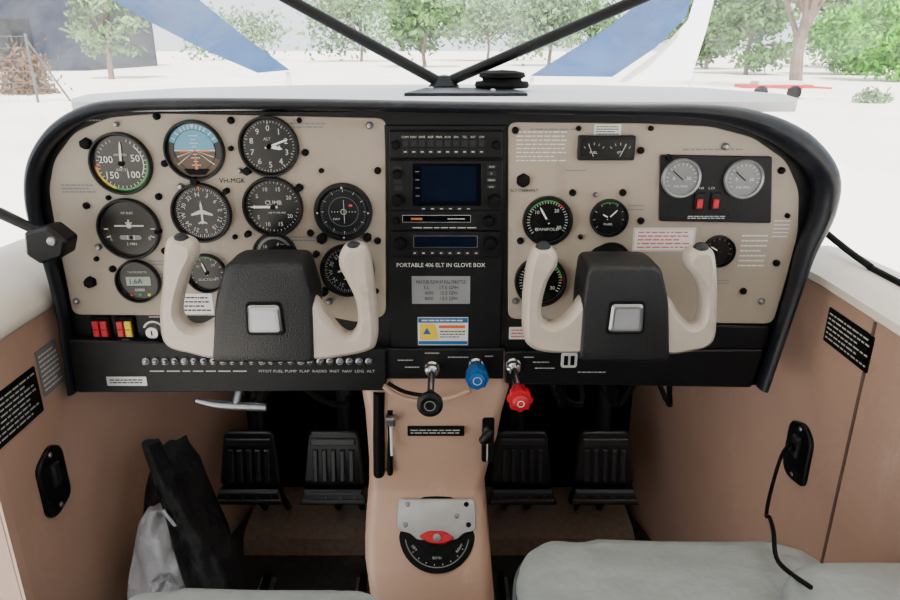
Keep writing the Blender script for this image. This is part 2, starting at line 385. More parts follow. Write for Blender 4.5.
def d_asi(b,ca,cb,R):
    b.ticks(ca,cb,32,R*.72,R*.80,R*.025,HT,INK,20,350)
    nums(b,ca,cb,R,(('50',70),('100',135),('150',222),('200',285)),.50,.22,WHT)
    b.arc(ca,cb,R*.70,R*.73,40,120,HT,WHT); b.arc(ca,cb,R*.80,R*.87,80,200,HT,GRN); b.arc(ca,cb,R*.80,R*.87,200,262,HT,YEL)
    b.tick(ca,cb,264,R*.66,R*.88,R*.05,HT+.0002,RED); b.text('KNOTS',ca,cb-R*.2,HT,R*.08,INK); b.text('AIRSPEED',ca,cb+R*.28,HT,R*.07,INK)
def d_ai(b,ca,cb,R):
    r=R*.68
    for a0,a1,m in ((-90,90,SKYB),(90,270,BRN)):
        vs=[(ca+r*math.sin(math.radians(a0+(a1-a0)*i/20)),cb+r*math.cos(math.radians(a0+(a1-a0)*i/20))) for i in range(21)]
        b.flat(vs,HT,m)
    b.arc(ca,cb,R*.68,R*.87,-70,70,HT+.0001,SKYB); b.arc(ca,cb,R*.68,R*.87,110,250,HT+.0001,BRN); b.arc(ca,cb,R*.67,R*.69,0,360,HT+.0002,BLKM)
    b.rect(ca,cb,r*1.98,R*.035,HT+.0002,WHT)
    for i,w in enumerate((.15,.3,.15,.3)): b.rect(ca,cb+R*(.12+.12*i),R*w,R*.018,HT+.0002,WHT); b.rect(ca,cb-R*(.12+.12*i),R*w,R*.018,HT+.0002,WHT)
    for a in (-60,-45,-30,-20,-10,10,20,30,45,60): b.tick(ca,cb,a,R*.70,R*.84,R*.03,HT+.0003,WHT)
    b.tick(ca,cb,0,R*.84,R*.70,R*.12,HT+.0004,WHT,.01*R)
    for a in (-1,1):
        for q_ in (.2,.45): b.flat([(ca,cb),(ca+a*R*.62,cb-R*q_),(ca+a*R*.6,cb-R*(q_+.03))],HT+.0002,INK)
    b.rect(ca-R*.34,cb-R*.02,R*.34,R*.055,HT+.0006,ORG); b.rect(ca+R*.34,cb-R*.02,R*.34,R*.055,HT+.0006,ORG); b.lathe(ca,cb,[(R*.04,HT),(R*.03,HT+.001)],ORG,seg=10)
    b.flat([(ca-R*.45,cb-R*.60),(ca+R*.45,cb-R*.60),(ca+R*.28,cb-R*.80),(ca-R*.28,cb-R*.80)],HT+.0004,BLKM)
    b.flat([(ca-R*.05,cb-R*.62),(ca+R*.05,cb-R*.62),(ca,cb-R*.05)],HT+.0005,ORG)
def d_alt(b,ca,cb,R):
    b.ticks(ca,cb,50,R*.78,R*.84,R*.015,HT,INK); b.ticks(ca,cb,10,R*.74,R*.84,R*.03,HT,INK)
    nums(b,ca,cb,R,[(str(i),36*i) for i in range(10)],.60,.19)
    b.text('ALT',ca-R*.05,cb+R*.25,HT,R*.09,INK); b.box(ca+R*.25,cb,R*.3,R*.16,HT,HT+.0003,GREY2); b.text('29.8',ca+R*.25,cb,HT+.0006,R*.1,INK)
def d_tc(b,ca,cb,R):
    for a in (-90,90,-110,110): b.tick(ca,cb,a,R*.68,R*.82,R*.04,HT,INK)
    b.rect(ca,cb+R*.1,R*.95,R*.05,HT,INK); b.rect(ca,cb+R*.2,R*.05,R*.2,HT,INK); b.rect(ca,cb+R*.2,R*.22,R*.03,HT,INK); b.lathe(ca,cb+R*.1,[(R*.09,HT),(R*.06,HT+.001)],INK,seg=12)
    b.box(ca,cb-R*.28,R*.7,R*.15,HT,HT+.0006,PGF,0,R*.07); b.lathe(ca+R*.02,cb-R*.28,[(R*.065,HT+.0006),(R*.03,HT+.001)],BLKM,seg=12)
    b.rect(ca-R*.09,cb-R*.28,R*.02,R*.15,HT+.0008,WHT); b.rect(ca+R*.12,cb-R*.28,R*.02,R*.15,HT+.0008,WHT)
    b.text('L',ca-R*.62,cb-R*.32,HT,R*.11,INK); b.text('R',ca+R*.62,cb-R*.32,HT,R*.11,INK); b.text('2 MIN',ca,cb-R*.5,HT,R*.09,INK); b.text('DC ELEC',ca,cb+R*.52,HT,R*.07,INK)
def d_hi(b,ca,cb,R):
    b.ticks(ca,cb,72,R*.78,R*.84,R*.014,HT,INK); b.ticks(ca,cb,36,R*.74,R*.84,R*.025,HT,INK)
    for i,t in enumerate(('N','3','6','E','12','15','S','21','24','W','30','33')):
        a=math.radians(30*i-8); b.text(t,ca+R*.62*math.sin(a),cb+R*.62*math.cos(a),HT,R*.14,INK,rot=-a)
    for s in (1,-1): b.flat([(ca,cb+R*.12),(ca+s*R*.36,cb-R*.04),(ca+s*R*.36,cb-R*.10),(ca,cb-R*.03)],HT+.0003,INK); b.flat([(ca,cb-R*.26),(ca+s*R*.15,cb-R*.34),(ca+s*R*.15,cb-R*.38),(ca,cb-R*.34)],HT+.0003,INK)
    b.flat([(ca-R*.03,cb-R*.38),(ca+R*.03,cb-R*.38),(ca+R*.04,cb+R*.25),(ca,cb+R*.42),(ca-R*.04,cb+R*.25)],HT+.0004,INK); b.flat([(ca-R*.05,cb+R*.9),(ca+R*.05,cb+R*.9),(ca,cb+R*.72)],HT+.001,ORG)
def d_vsi(b,ca,cb,R):
    b.ticks(ca,cb,40,R*.78,R*.84,R*.018,HT,INK,-265,85)
    for t,a in (('0',270),('5',305),('10',340),('15',20),('20',60),('5',235),('10',200),('15',160),('20',120)):
        A=math.radians(a); b.text(t,ca+R*.62*math.sin(A),cb+R*.62*math.cos(A),HT,R*.13,INK)
    b.text('CLIMB',ca+R*.02,cb+R*.14,HT,R*.14,INK); b.text('100 FT PER MIN',ca+R*.12,cb-R*.2,HT,R*.06,INK)
def d_vor(b,ca,cb,R):
    b.ticks(ca,cb,72,R*.72,R*.79,R*.012,HT,GREY); b.ticks(ca,cb,12,R*.68,R*.79,R*.025,HT,INK)
    for i in range(-4,5):
        if i: b.lathe(ca+i*R*.1,cb,[(R*.02,HT),(R*.01,HT+.0002)],INK,seg=8)
    b.arc(ca,cb,R*.08,R*.10,0,360,HT,INK); b.arc(ca,cb,R*.50,R*.515,0,360,HT,GREY); b.rect(ca+R*.02,cb,R*.02,R*.8,HT+.0003,INK); b.text('NAV',ca-R*.25,cb-R*.25,HT,R*.08,INK); b.rect(ca+R*.25,cb+R*.22,R*.12,R*.08,HT,DRED)
    for a in (0,90,180,270): b.tick(ca,cb,a,R*.84,R*.91,R*.08,HB+.0003,INK,.01*R)
def small(lab,c=12,arcs=(),nn=True):
    def f(b,ca,cb,R):
        b.ticks(ca,cb,c,R*.70,R*.82,R*.03,HT,INK,-130,130)
        for a0,a1,m in arcs: b.arc(ca,cb,R*.78,R*.84,a0,a1,HT+.0002,m)
        if nn: nums(b,ca,cb,R,(('0',-130),('10',-50),('20',40),('30',120)),.54,.14)
        if lab: b.text(lab,ca,cb-R*.34,HT,R*.11,INK,w=R*.12*len(lab))
    return f
def d_digi(b,ca,cb,R):
    b.box(ca,cb,R*1.1,R*.42,HT,HT+.0004,LCD); b.text('1.6A',ca-R*.1,cb,HT+.0007,R*.24,BLKM); b.text('88888',ca+0,cb-R*.42,HT,R*.13,INK)
    for i in range(3): b.lathe(ca-R*.4+R*.4*i,cb-R*.65,[(R*.08,HT),(R*.06,HT+.001)],RED if i==0 else (GRN if i==1 else YEL),seg=10)
    b.text('TACHOMETER',ca,cb+R*.42,HT,R*.10,INK,w=R*.9); b.arc(ca,cb,R*.84,R*.87,-60,60,HT,GREY)
gauge('airspeed_indicator',123,163,31,'round black airspeed indicator with coloured speed arcs',d_asi,dial=DIALO,needles=((5,.7,.07,WHT),))
gauge('attitude_indicator',196,150,30,'attitude indicator with blue sky and brown ground halves',d_ai,knob=((197,180,4),))
gauge('altimeter',270,146,30,'round black altimeter with white numerals',d_alt,needles=((70,.7,.06,WHT),(100,.45,.1,WHT)),knob=((249,170,4),))
gauge('turn_coordinator',131,228,31,'turn coordinator with white aircraft outline and slip ball',d_tc,dial=DIALO)
gauge('heading_indicator',203,212,30,'compass rose heading indicator with white aircraft symbol',d_hi,knob=((183,237,5),(228,190,3)))
gauge('vertical_speed_indicator',274,206,30,'black climb rate indicator with white needle at zero',d_vsi,needles=((270,.75,.08,WHT),))
gauge('course_deviation_indicator',344,211,29,'black course deviation indicator with crossed needles',d_vor,dial=DIALG,knob=((323,237,5),(368,236,4)),bw=.2)
gauge('direction_finder_indicator',348,269,27,'black radio direction finder dial partly behind the yoke',d_hi,dial=DIALG,needles=((60,.6,.06,YEL),),knob=((325,290,4),))
gauge('digital_tachometer',140,280,22,'black digital tachometer with a green grey readout',d_digi)
gauge('suction_gauge',208,272,20,'small black round suction gauge',small('SUCTION',arcs=((-40,40,GRN),)),needles=((-20,.6,.08,WHT),))
gauge('clock',276,253,22,'small dark clock peeking above the yoke',small(None,60),dial=DIALG,needles=((20,.6,.06,WHT),(200,.4,.08,WHT)))
gauge('manifold_pressure_gauge',547,220,25,'round black manifold pressure gauge with green arc',small('MANIFOLD',30,arcs=((-60,30,GRN),(30,50,RED))),needles=((-30,.65,.07,WHT),))
gauge('fuel_flow_gauge',608,217,19,'small round black gauge with split scale',small('FUEL',8,arcs=((-30,30,GRN),),nn=False),needles=((45,.6,.07,WHT),(300,.4,.07,WHT)))
gauge('tachometer',540,280,26,'round black tachometer partly behind the yoke',small('RPM',30,arcs=((10,80,GRN),(80,90,RED))),needles=((-100,.65,.07,WHT),))
gauge('temperature_gauge',717,250,16,'tiny round black temperature gauge',small(None,10,nn=False),needles=((-60,.6,.08,WHT),))
gauge('air_vent_dial',610,261,20,'ribbed black knob gauge behind the yoke hub',small(None,40,nn=False),dial=DIALG,bez=BLKM,bw=.3)
def knob(u,v,r,d,mat,name='knob',parent=IP,label=None,h=HP,fl=.05):
    p=onY(u,v); R=r*sc(v); b=MB()
    b.lathe(p.x,p.z,[(R*1.15,h),(R*1.1,h+.002),(R,h+.003),(R*.95,h+d),(R*.7,h+d+.001),(.0004,h+d+.001)],mat,seg=24,flute=fl); return b.done(name,parent,label)
for u,v,r in ((523,180,6),(92,281,5),(237,280,4),(88,143,5),(300,187,3.5),(160,230,3),(249,233,3),(317,253,3),(667,157,3)): knob(u,v,r,.008,BLKM)
p=onY(605,147);k=sc(147)
b=MB(); b.box(p.x,p.z,56*k,24*k,HP,HB,BLK,.001,.002); b.box(p.x,p.z,50*k,17*k,HB,HB+.0005,DIAL)
for s in (-1,1):
    for i in range(5): b.tick(p.x+s*13*k,p.z-10*k,-40+20*i,13*k,15.5*k,.0005,HB+.001,INK)
    b.text('FUEL' if s<0 else 'QTY',p.x+s*13*k,p.z-4*k,HB+.001,2.4*k,INK)
g=b.done('fuel_quantity_gauge',IP,'rectangular black double fuel quantity gauge')
for s in (-1,1):
    b=MB(); b.tick(p.x+s*13*k,p.z-8*k,25*s,0,13*k,.0006,HB+.0015,INK); b.done('needle',g)
def placard(u,v,w,h,base,ink,n,label,lines=(),seed=3,parent=IP,name='placard',border=None,z=HP,fill=.45):
    p=onY(u,v);k=sc(v); b=MB(); b.box(p.x,p.z,w*k,h*k,z,z+.0008,base,0,.001)
    if border:
        for s in (-1,1): b.rect(p.x,p.z+s*(h/2-1)*k,(w-2)*k,.5*k,z+.0012,border); b.rect(p.x+s*(w/2-1)*k,p.z,.5*k,(h-2)*k,z+.0012,border)
    if lines:
        nn=len(lines)
        for i,t in enumerate(lines):
            b.text(t,p.x,p.z+(h*.40-h*.8*(i+.5)/nn)*k,z+.0012,h*.5/nn*k,ink,w=w*.84*k*min(1,len(t)/max(len(q) for q in lines)+.1))
    elif n: b.lines(p.x,p.z,w*.84*k,h*.8*k,n,z+.0012,ink,seed=seed,fill=fill)
    return b.done(name,parent,label)
placard(607,130,27,12,WHT,BLKM,4,'small white placard with tiny black print',fill=.35)
placard(663,239,62,24,WHT,DRED,5,'white placard with red border and fine red print',border=DRED,fill=.35)
placard(196,303,36,22,SILV,BLKM,4,'small silver placard half hidden by the yoke',fill=.3)
p=onY(714,188);k=sc(188)
b=MB(); b.prism(rpoly(px([(659,154),(770,156),(769,222),(658,220)]),.003),HP,HP+.004,PANB,.001); mon=b.done('instrument_subpanel',IP,'black rectangular subpanel with two chrome gauges and red switches')
for (u,v) in ((679,177),(741,178)):
    p=onY(u,v);R=19.5*sc(v); b=MB(); h=HP+.004
    b.lathe(p.x,p.z,[(R,h),(R,h+.005),(R*.94,h+.007),(R*.86,h+.005)],SILV,seg=36)
    for _ in range(2): b.f.pop(); b.m.pop()
    b.flat([(p.x+R*.87*math.sin(2*PI*i/36),p.z+R*.87*math.cos(2*PI*i/36)) for i in range(36)],h+.003,PGF)
    b.ticks(p.x,p.z,14,R*.66,R*.78,R*.03,h+.0036,WHT,-120,120); b.text('0',p.x-R*.38,p.z,h+.0036,R*.17,WHT); b.text('50',p.x+R*.38,p.z,h+.0036,R*.17,WHT); b.text('FUEL PRESS',p.x,p.z-R*.4,h+.0036,R*.1,WHT); b.tick(p.x,p.z,-50,-R*.1,R*.6,R*.05,h+.004,BLKM)
    b.done('pressure_gauge',mon,'chrome rimmed pale round gauge')
for u in (697,713):
    p=onY(u,200);k=sc(200);h=HP+.004
    b=MB(); b.box(p.x,p.z,9*k,17*k,h,h+.003,BLK,.0008); b.box(p.x,p.z-2*k,5.5*k,9*k,h+.003,h+.007,RED,.001); b.done('rocker_switch',mon,'small red rocker switch')
b=MB(); p=onY(705,187); b.text('HI   LO',p.x,p.z,HP+.0046,.003,INK,w=.02); b.done('printed_legend',mon)
b=MB(); p=onY(705,216); b.lines(p.x,p.z,.05,.005,2,HP+.0046,INK); b.done('printed_legend',mon)
# ---------------- centre stack
def PR(u0,u1,v0,v1):
    a=onY((u0+u1)/2,(v0+v1)/2); k=sc((v0+v1)/2); zt=pz(v0); zb=pz(v1)
    return a.x,(zt+zb)/2,(u1-u0)*k,zt-zb,k
ca,cb,w,h,k=PR(388,503,125,348)
b=MB(); b.box(ca,cb,w,h,0,.004,PANB,.001); 
p=onY(441,264); b.text('PORTABLE 406 ELT IN GLOVE BOX',p.x,p.z,.0046,4.2*sc(264),WHT,w=88*sc(264))
b.done('avionics_panel',IP,'black centre avionics panel with white lettering')
HS=.004
def unit(u0,u1,v0,v1,d=.006):
    ca,cb,w,h,k=PR(u0,u1,v0,v1); b=MB(); b.box(ca,cb,w,h,HS,HS+d,BLK,.0012,.0015); return b,ca,cb,w,h,k,HS+d
b,ca,cb,w,h,k,z=unit(390,502,130,157)
for i in range(10):
    b.box(ca-w*.36+w*.075*i,cb+h*.05,w*.05,h*.22,z,z+.001,GREY2,.0003); b.text('COM NAV DME ADF MKR AUX SPK TEL INT OFF'.split()[i],ca-w*.36+w*.075*i,cb+h*.28,z+.0004,h*.08,INK)
for i in range(10): b.box(ca-w*.36+w*.075*i,cb-h*.26,w*.05,h*.16,z,z+.001,GREY2,.0003); b.rect(ca-w*.36+w*.075*i,cb-h*.26,w*.025,h*.04,z+.0014,INK)
au=b.done('audio_panel',IP,'black audio selector unit with rows of buttons')
for u in (396,496): knob(u,144,4,.006,BLKM,parent=au,h=z)
b,ca,cb,w,h,k,z=unit(390,502,159,209,.008)
for i in range(6): b.box(ca-w*.2+w*.08*i,cb-h*.45,w*.05,h*.06,z,z+.001,GREY2,.0003); b.rect(ca-w*.2+w*.08*i,cb-h*.45,w*.025,h*.02,z+.0014,INK)
for i in range(4):
    b.box(ca+w*.40,cb+h*.38-h*.13*i,w*.08,h*.08,z,z+.001,GREY2,.0003); b.text(('RNG','D','MENU','CLR')[i],ca+w*.40,cb+h*.38-h*.13*i,z+.0014,h*.035,INK)
    b.box(ca-w*.42,cb+h*.35-h*.13*i,w*.07,h*.08,z,z+.001,GREY2,.0003)
gp=b.done('navigation_unit',IP,'black GPS navigation and radio unit with dark blue screen')
p=onY(447,183); b=MB(); b.box(p.x,p.z,68*k,42*k,z,z+.0008,SCR,.0004,.001)
b.rect(p.x+2*k,p.z+1*k,54*k,35*k,z+.0012,SCRB)
for i in range(4): b.rect(p.x-29*k,p.z+(13-8*i)*k,4*k,.7*k,z+.0012,GREY)
b.done('screen',gp,'glossy dark blue display')
for u,v,r in ((398,198,5),(494,199,6),(398,172,4)): knob(u,v,r,.012,BLKM,parent=gp,h=z)
b,ca,cb,w,h,k,z=unit(391,500,208,229)
b.box(ca-w*.08,cb+h*.08,w*.62,h*.34,z,z+.0006,INK); b.box(ca-w*.08,cb+h*.08,w*.61,h*.30,z+.0006,z+.0010,SCR); b.rect(ca-w*.26,cb+h*.08,w*.10,h*.10,z+.0014,ORG); b.lines(ca+w*.10,cb+h*.08,w*.16,h*.1,1,z+.0014,INK); b.lines(ca+w*.0,cb-h*.34,w*.6,h*.10,1,z+.001,INK)
tp=b.done('distance_measuring_unit',IP,'black slim radio with narrow window')
for u,r in ((488,5),(397,3)): knob(u,219,r,.009,BLKM,parent=tp,h=z)
b,ca,cb,w,h,k,z=unit(391,500,230,255)
b.box(ca,cb+h*.12,w*.58,h*.46,z,z+.0003,GREY); b.box(ca,cb+h*.12,w*.57,h*.43,z+.0003,z+.0006,SCRB); 
for i in range(8): b.box(ca-w*.28+w*.08*i,cb-h*.33,w*.055,h*.16,z,z+.001,GREY2,.0002); b.rect(ca-w*.28+w*.08*i,cb-h*.33,w*.02,h*.05,z+.0014,INK)
tq=b.done('transponder',IP,'black transponder with dark display and small buttons')
for u in (401,490): knob(u,241,6,.009,BLKM,parent=tq,h=z)
placard(441,289,58,29,SILV,BLKM,4,'silver fuel flow placard',lines=('MAX FUEL FLOW AT FULL THROTTLE','S.L.      17.5 GPH','4000     15.5 GPH','8000     13.5 GPH'),z=HS)
p=onY(443,330);k=sc(330)
b=MB(); b.box(p.x,p.z,50*k,30*k,HS,HS+.0008,WHT,0,.001); z=HS+.0012
b.rect(p.x,p.z+11.8*k,49*k,5*k,z,BLU); b.prism(rpoly([(p.x-23*k,p.z-9*k),(p.x-4*k,p.z-9*k),(p.x-8*k,p.z+8*k),(p.x-23*k,p.z+8*k)],.001),HS+.0008,HS+.0011,YEL); b.prism([(p.x-20*k,p.z-3*k),(p.x-12*k,p.z-3*k),(p.x-16*k,p.z+4*k)],HS+.0011,HS+.0013,BLU); b.rect(p.x,p.z-12.2*k,49*k,3.6*k,z,BLU); b.rect(p.x+9*k,p.z+5*k,26*k,3*k,z,ORG)
b.lines(p.x+10*k,p.z-3*k,26*k,9*k,3,z,BLKM,fill=.35); b.lines(p.x,p.z+11.8*k,42*k,3*k,1,z+.0003,WHT); b.done('maintenance_sticker',IP,'white, yellow and blue maintenance sticker')
# ---------------- lower left switch panel
sp=[(66,340),(386,350),(386,391),(76,393)]
b=MB(); b.prism(rpoly(px(sp,-.018),.006),0,.018,PANB,.002); z=.0186
def P2(u,v): p=onY(u,v,-.018); return p.x,p.z
x,y_=P2(317,371); k=sc(372,-.018)
b.text('PITOT FUEL PUMP  FLAP  RADIO  INST  NAV  LDG  ALT',x,y_,z,2.8*k,INK,w=116*k)
x,y_=P2(200,371); b.lines(x,y_,100*k,2.8*k,1,z,INK)
sw=b.done('switch_panel',IP,'black lower switch panel with row of breakers')
x,y_=P2(127,381); b=MB(); b.box(x,y_,40*k,10*k,.018,.0188,SILV,0,.001); b.lines(x,y_,34*k,6*k,2,.0192,BLKM); b.done('placard',sw,'small silver placard')
for i in range(24):
    u=146+9.7*i; x,y_=P2(u,361); r=.0042
    b=MB(); b.lathe(x,y_,[(r*1.2,.018),(r*1.2,.020),(r*.8,.0205),(r*.8,.024),(r*.5,.025),(.0003,.0251)],STEEL if i%4 else SILV,seg=14); b.rect(x,y_,r*.9,r*.3,.0254,BLKM); b.done('circuit_breaker',sw)
for u,m1,m2 in ((103,RED,RED),(127,RED,YEL)):
    p=onY(u,328);k=sc(328); b=MB(); b.box(p.x,p.z,19*k,26*k,0,.006,BLKM,.001,.001)
    for s,m in ((-1,m1),(1,m2)): b.box(p.x+s*4*k,p.z+1*k,6.5*k,16*k,.006,.010,m,.001); b.rect(p.x+s*4*k,p.z+1*k,5*k,.8*k,.0104,BLKM)
    b.text('ON',p.x,p.z-10*k,.0115,3*k,WHT); b.done('master_switch',IP,'split rocker master switch in red' if m2==RED else 'split rocker switch in red and yellow')
p=onY(154,331);k=sc(331); b=MB(); b.lathe(p.x,p.z,[(8*k,0),(8*k,.004),(6*k,.008),(3*k,.008)],STEEL,seg=24); b.rect(p.x,p.z,1.4*k,5*k,.0086,BLKM); b.arc(p.x,p.z,9*k,11*k,-70,70,.0006,WHT); b.done('ignition_lock',IP,'round steel ignition key lock')
ca,cb,w,h,k=PR(386,503,346,376); b=MB(); b.box(ca,cb,w,h,0,.0105,PANB,.002); b.done('control_plate',IP,'black plate holding the engine controls')
b=MB(); b.prism(rpoly(px([(505,352),(764,350),(752,388),(505,384)],-.012),.005),0,.012,PANB,.002); b.done('glove_box_door',IP,'black glove box door strip')
b=MB(); b.prism(rpoly(px([(672,322),(768,325),(763,347),(672,347)]),.004),0,.008,PANB,.002); b.done('lower_cover',IP)
def legend(u,v,w,n,y,h,mat=INK):
    p=onY(u,v,y);k=sc(v); b=MB(); b.lines(p.x,p.z,w*k,n*2.7*k,n,h,mat,seed=u,fill=.38); b.done('printed_legend',IP)
for u,v,w,n in ((103,347,18,2),(127,350,22,2),(176,340,26,2),(160,316,20,1)): legend(u,v,w,n,0,.0006 if v!=316 else HP+.0006)
for u,v,w in ((408,360,20),(458,357,20),(432,353,14),(490,356,10),(412,367,14)): legend(u,v,w,1,-.0105,.0111)
for u,v,w in ((543,362,20),(548,368,26),(595,372,34),(530,357,12)): legend(u,v,w,1,-.012,.0126)
p=onY(569,360,-.012);k=sc(360); b=MB(); b.box(p.x,p.z,16*k,16*k,.012,.0135,WHT,.0005,.004)
for s in (-1,1): b.box(p.x+s*3.2*k,p.z,4*k,10*k,.0135,.0145,BLKM)
b.done('socket',IP,'white rimmed twin socket')
placard(522,333,26,13,WHT,DRED,3,'small white placard with red print',z=0)
# ================================================================== YOKES
def closedcr(P,n=5):
    Q=[Vector((p[0],p[1],0)) for p in P]; m=len(Q); o=[]
    for i in range(m):
        p0,p1,p2,p3=Q[i-1],Q[i],Q[(i+1)%m],Q[(i+2)%m]
        for k in range(n):
            t=k/n; q=.5*((2*p1)+(p2-p0)*t+(2*p0-5*p1+4*p2-p3)*t*t+(3*p1-p0-3*p2+p3)*t**3); o.append((q.x,q.y))
    return o
def yoke(hubc,badge,lh,rh,btn,label):
    y0=-.13
    cx,cz=onY(badge[0],badge[1],y0).x,onY(badge[0],badge[1],y0).z
    e=empty('control_yoke',(cx,y0+.05,cz-.06),label,'yoke',group='pair of control yokes')
    P=rpoly(px(hubc,y0),.0105)
    mx_=sum(p[0] for p in P)/len(P); mz=sum(p[1] for p in P)/len(P)
    b=MB(); L=[]
    for h,s in ((.06,.88),(.072,.97),(.09,1),(.131,1),(.1365,.975),(.139,.945),(.140,.90)):
        L.append([(mx_+(q[0]-mx_)*s,mz+(q[1]-mz)*s,h) for q in P])
    b.loft(L,HUB,world=False); b.done('hub',e,'padded dark grey centre hub')
    k=sc(badge[1],-.14); q=onY(badge[0],badge[1],-.145)
    def tz(w,h,r): return rpoly([(q.x-w*.46*k,q.z+h*.5*k),(q.x-w*.5*k,q.z-h*.5*k),(q.x+w*.5*k,q.z-h*.5*k),(q.x+w*.46*k,q.z+h*.5*k)],r)
    b=MB(); b.prism(tz(39,35,.006),.139,.1425,BLKM,.001); b.prism(tz(34,30,.005),.1425,.1455,STEEL,.0025); b.prism(tz(25,21,.003),.1455,.1460,SILV); b.done('badge',e,'silver rounded centre badge')
    for H,(bu,bv) in zip((lh,rh),btn):
        O=closedcr(px(H,-.125)); b=MB(); L=[]
        for h,s in ((.108,.0055),(.1125,.0008),(.114,0),(.127,0),(.1295,.0008),(.1345,.0040),(.137,.0068)):
            L.append([(q_[0],q_[1],h) for q_ in inset(O,s)])
        b.loft(L,YOKE,world=False); hn=b.done('handle',e,'cream moulded horn handgrip',ang=28)
        t=onY(bu,bv,-.125); b=MB(); b.ball((t.x,t.y,t.z),(.009,.009,.007),GREY2,seg=14); b.done('push_button',hn)
    b=MB(); b.tube([(cx,y0+.06,cz+.01),(cx,-.004,cz+.03)],[.016,.016],STEEL,seg=18); b.tube([(cx,-.016,cz+.027),(cx,-.004,cz+.03)],[.028,.03],BLKM,seg=20); b.done('shaft',e)
yoke([(226,262),(303,262),(315,300),(317,361),(213,361),(216,300)],(264,320),
 [(168,239),(180,236),(194,242),(197,255),(189,273),(182,298),(181,314),(189,325),(201,326),(218,318),(240,320),(240,352),(214,357),(190,352),(172,347),(163,336),(161,310),(164,280),(165,256)],
 [(346,245),(360,244),(369,253),(374,285),(377,315),(377,340),(370,349),(345,355),(316,358),(290,352),(290,300),(314,297),(328,315),(342,331),(352,333),(358,321),(356,300),(347,280),(340,266),(340,254)],
 ((181,239),(354,247)),'cream two-horned control yoke with dark hub and chrome badge, pilot side')
yoke([(586,264),(660,264),(668,300),(669,360),(577,360),(581,300)],(627,319),
 [(534,248),(545,245),(555,251),(557,264),(548,279),(542,300),(542,316),(550,323),(562,319),(572,309),(584,296),(610,302),(610,348),(577,352),(545,351),(529,345),(523,332),(523,300),(526,272),(530,256)],
 [(691,249),(704,246),(713,252),(716,275),(716,305),(714,335),(705,346),(690,350),(668,353),(640,348),(640,302),(666,296),(677,311),(689,323),(698,319),(701,300),(696,281),(686,268),(685,257)],
 ((543,247),(701,248)),'cream two-horned control yoke with dark hub and chrome badge, passenger side')
# ================================================================== ENGINE CONTROLS
def pushpull(u,v,y1,name,label,kind):
    p=onY(u,v,-.011); e=empty(name,(p.x,-.011,p.z),label,'knob',group='engine control knobs')
    F=Fr((p.x,0,p.z),(1,0,0),(0,0,1),(0,-1,0)); h=-y1
    b=MB(F)
    b.lathe(0,0,[(.011,.0106),(.011,.016),(.009,.018),(.009,.026),(.0065,.028)],CHR,seg=12); b.done('lock_nut',e,'chrome nut')
    b=MB(F); b.lathe(0,0,[(.0048,.028),(.0048,h-.02)],CHR,seg=14); b.done('rod',e)
    b=MB(F)
    if kind=='t': b.lathe(0,0,[(.006,h-.03),(.009,h-.02),(.014,h-.008),(.0165,h-.004),(.0165,h+.002),(.012,h+.004),(.008,h+.003),(.0005,h+.003)],BLK,seg=28); b.arc(0,0,.006,.0072,0,360,h+.0042,GREY)
    if kind=='p':
        b.lathe(0,0,[(.008,h-.03),(.0135,h-.026),(.0145,h-.012),(.015,h-.001)],BLU,seg=32,flute=.06); b.lathe(0,0,[(.011,h-.002),(.011,h+.003),(.008,h+.004),(.0005,h+.004)],BLU,seg=24); b.arc(0,0,.005,.006,0,360,h+.0046,WHT)
    if kind=='m':
        b.lathe(0,0,[(.007,h-.036),(.010,h-.03),(.011,h-.018),(.0145,h-.014),(.0155,h-.004),(.0145,h)],RED,seg=32,flute=.09); b.lathe(0,0,[(.010,h-.001),(.010,h+.005),(.007,h+.007),(.0005,h+.007)],RED,seg=24); b.arc(0,0,.0035,.0045,0,360,h+.0076,WHT)
    b.done('knob',e)
pushpull(432,367,-.12,'throttle_knob','black throttle knob on pulled-out chrome rod','t')
pushpull(476,364,-.06,'propeller_knob','blue ribbed propeller pitch knob beneath the radio stack','p')
pushpull(513,364,-.12,'mixture_knob','red fluted mixture knob on chrome rod','m')
# ================================================================== CENTRE CONSOLE
rows=[(377,357,512,-.004),(392,360,510,-.012),(415,364,503,-.012),(440,366,498,-.006),(465,368,490,.004),(488,368,484,.012),(497,367,484,.010),(520,365,486,-.010),(545,364,489,-.028),(566,364,491,-.043),(580,366,492,-.050),(620,372,496,-.058),(720,372,500,-.06)]
CC=empty('center_console',(-.02,.2,0),'tan moulded centre console running from panel to floor','console')
L=[]
for v,ul,ur,y in rows:
    a=onY(ul,v,y); c=onY(ur,v,y); z=max(a.z,0.0); r=.018
    cr_=[]
    for i in range(5): t=PI/2*i/4; cr_.append((a.x+r-r*math.cos(t),y+r-r*math.sin(t),z))
    for i in range(5): t=PI/2*i/4; cr_.append((c.x-r+r*math.sin(t),y+r-r*math.cos(t),z))
    L.append([(a.x,.44,z)]+cr_+[(c.x,.44,z)])
b=MB(); b.loft(L,TAN2); b.done('console_body',CC,ang=60)
b=MB(); p=onY(436,431,-.012)
b.box(p.x,p.z,56*sc(431),10*sc(431),.010,.0135,BLKM,0,.001); b.lines(p.x,p.z,50*sc(431),6*sc(431),2,.0139,INK,fill=.35); b.done('placard',CC,'thin black placard with white print')
def slot(u,v0,v1,w,mat,h0,h1,name,label=None):
    a=onY(u,v0,-.012); c=onY(u,v1,0.0); k=sc(v0); b=MB()
    wp=[Vector((a.x,-h0,a.z)),Vector((c.x,-h0+.012,c.z))]
    b.tube([wp[0],wp[0]*.5+wp[1]*.5+Vector((0,-(h1-h0),0)),wp[1]],[(w*k/2,h1)]*3,mat,seg=12,sm=4); b.done(name,CC,label)
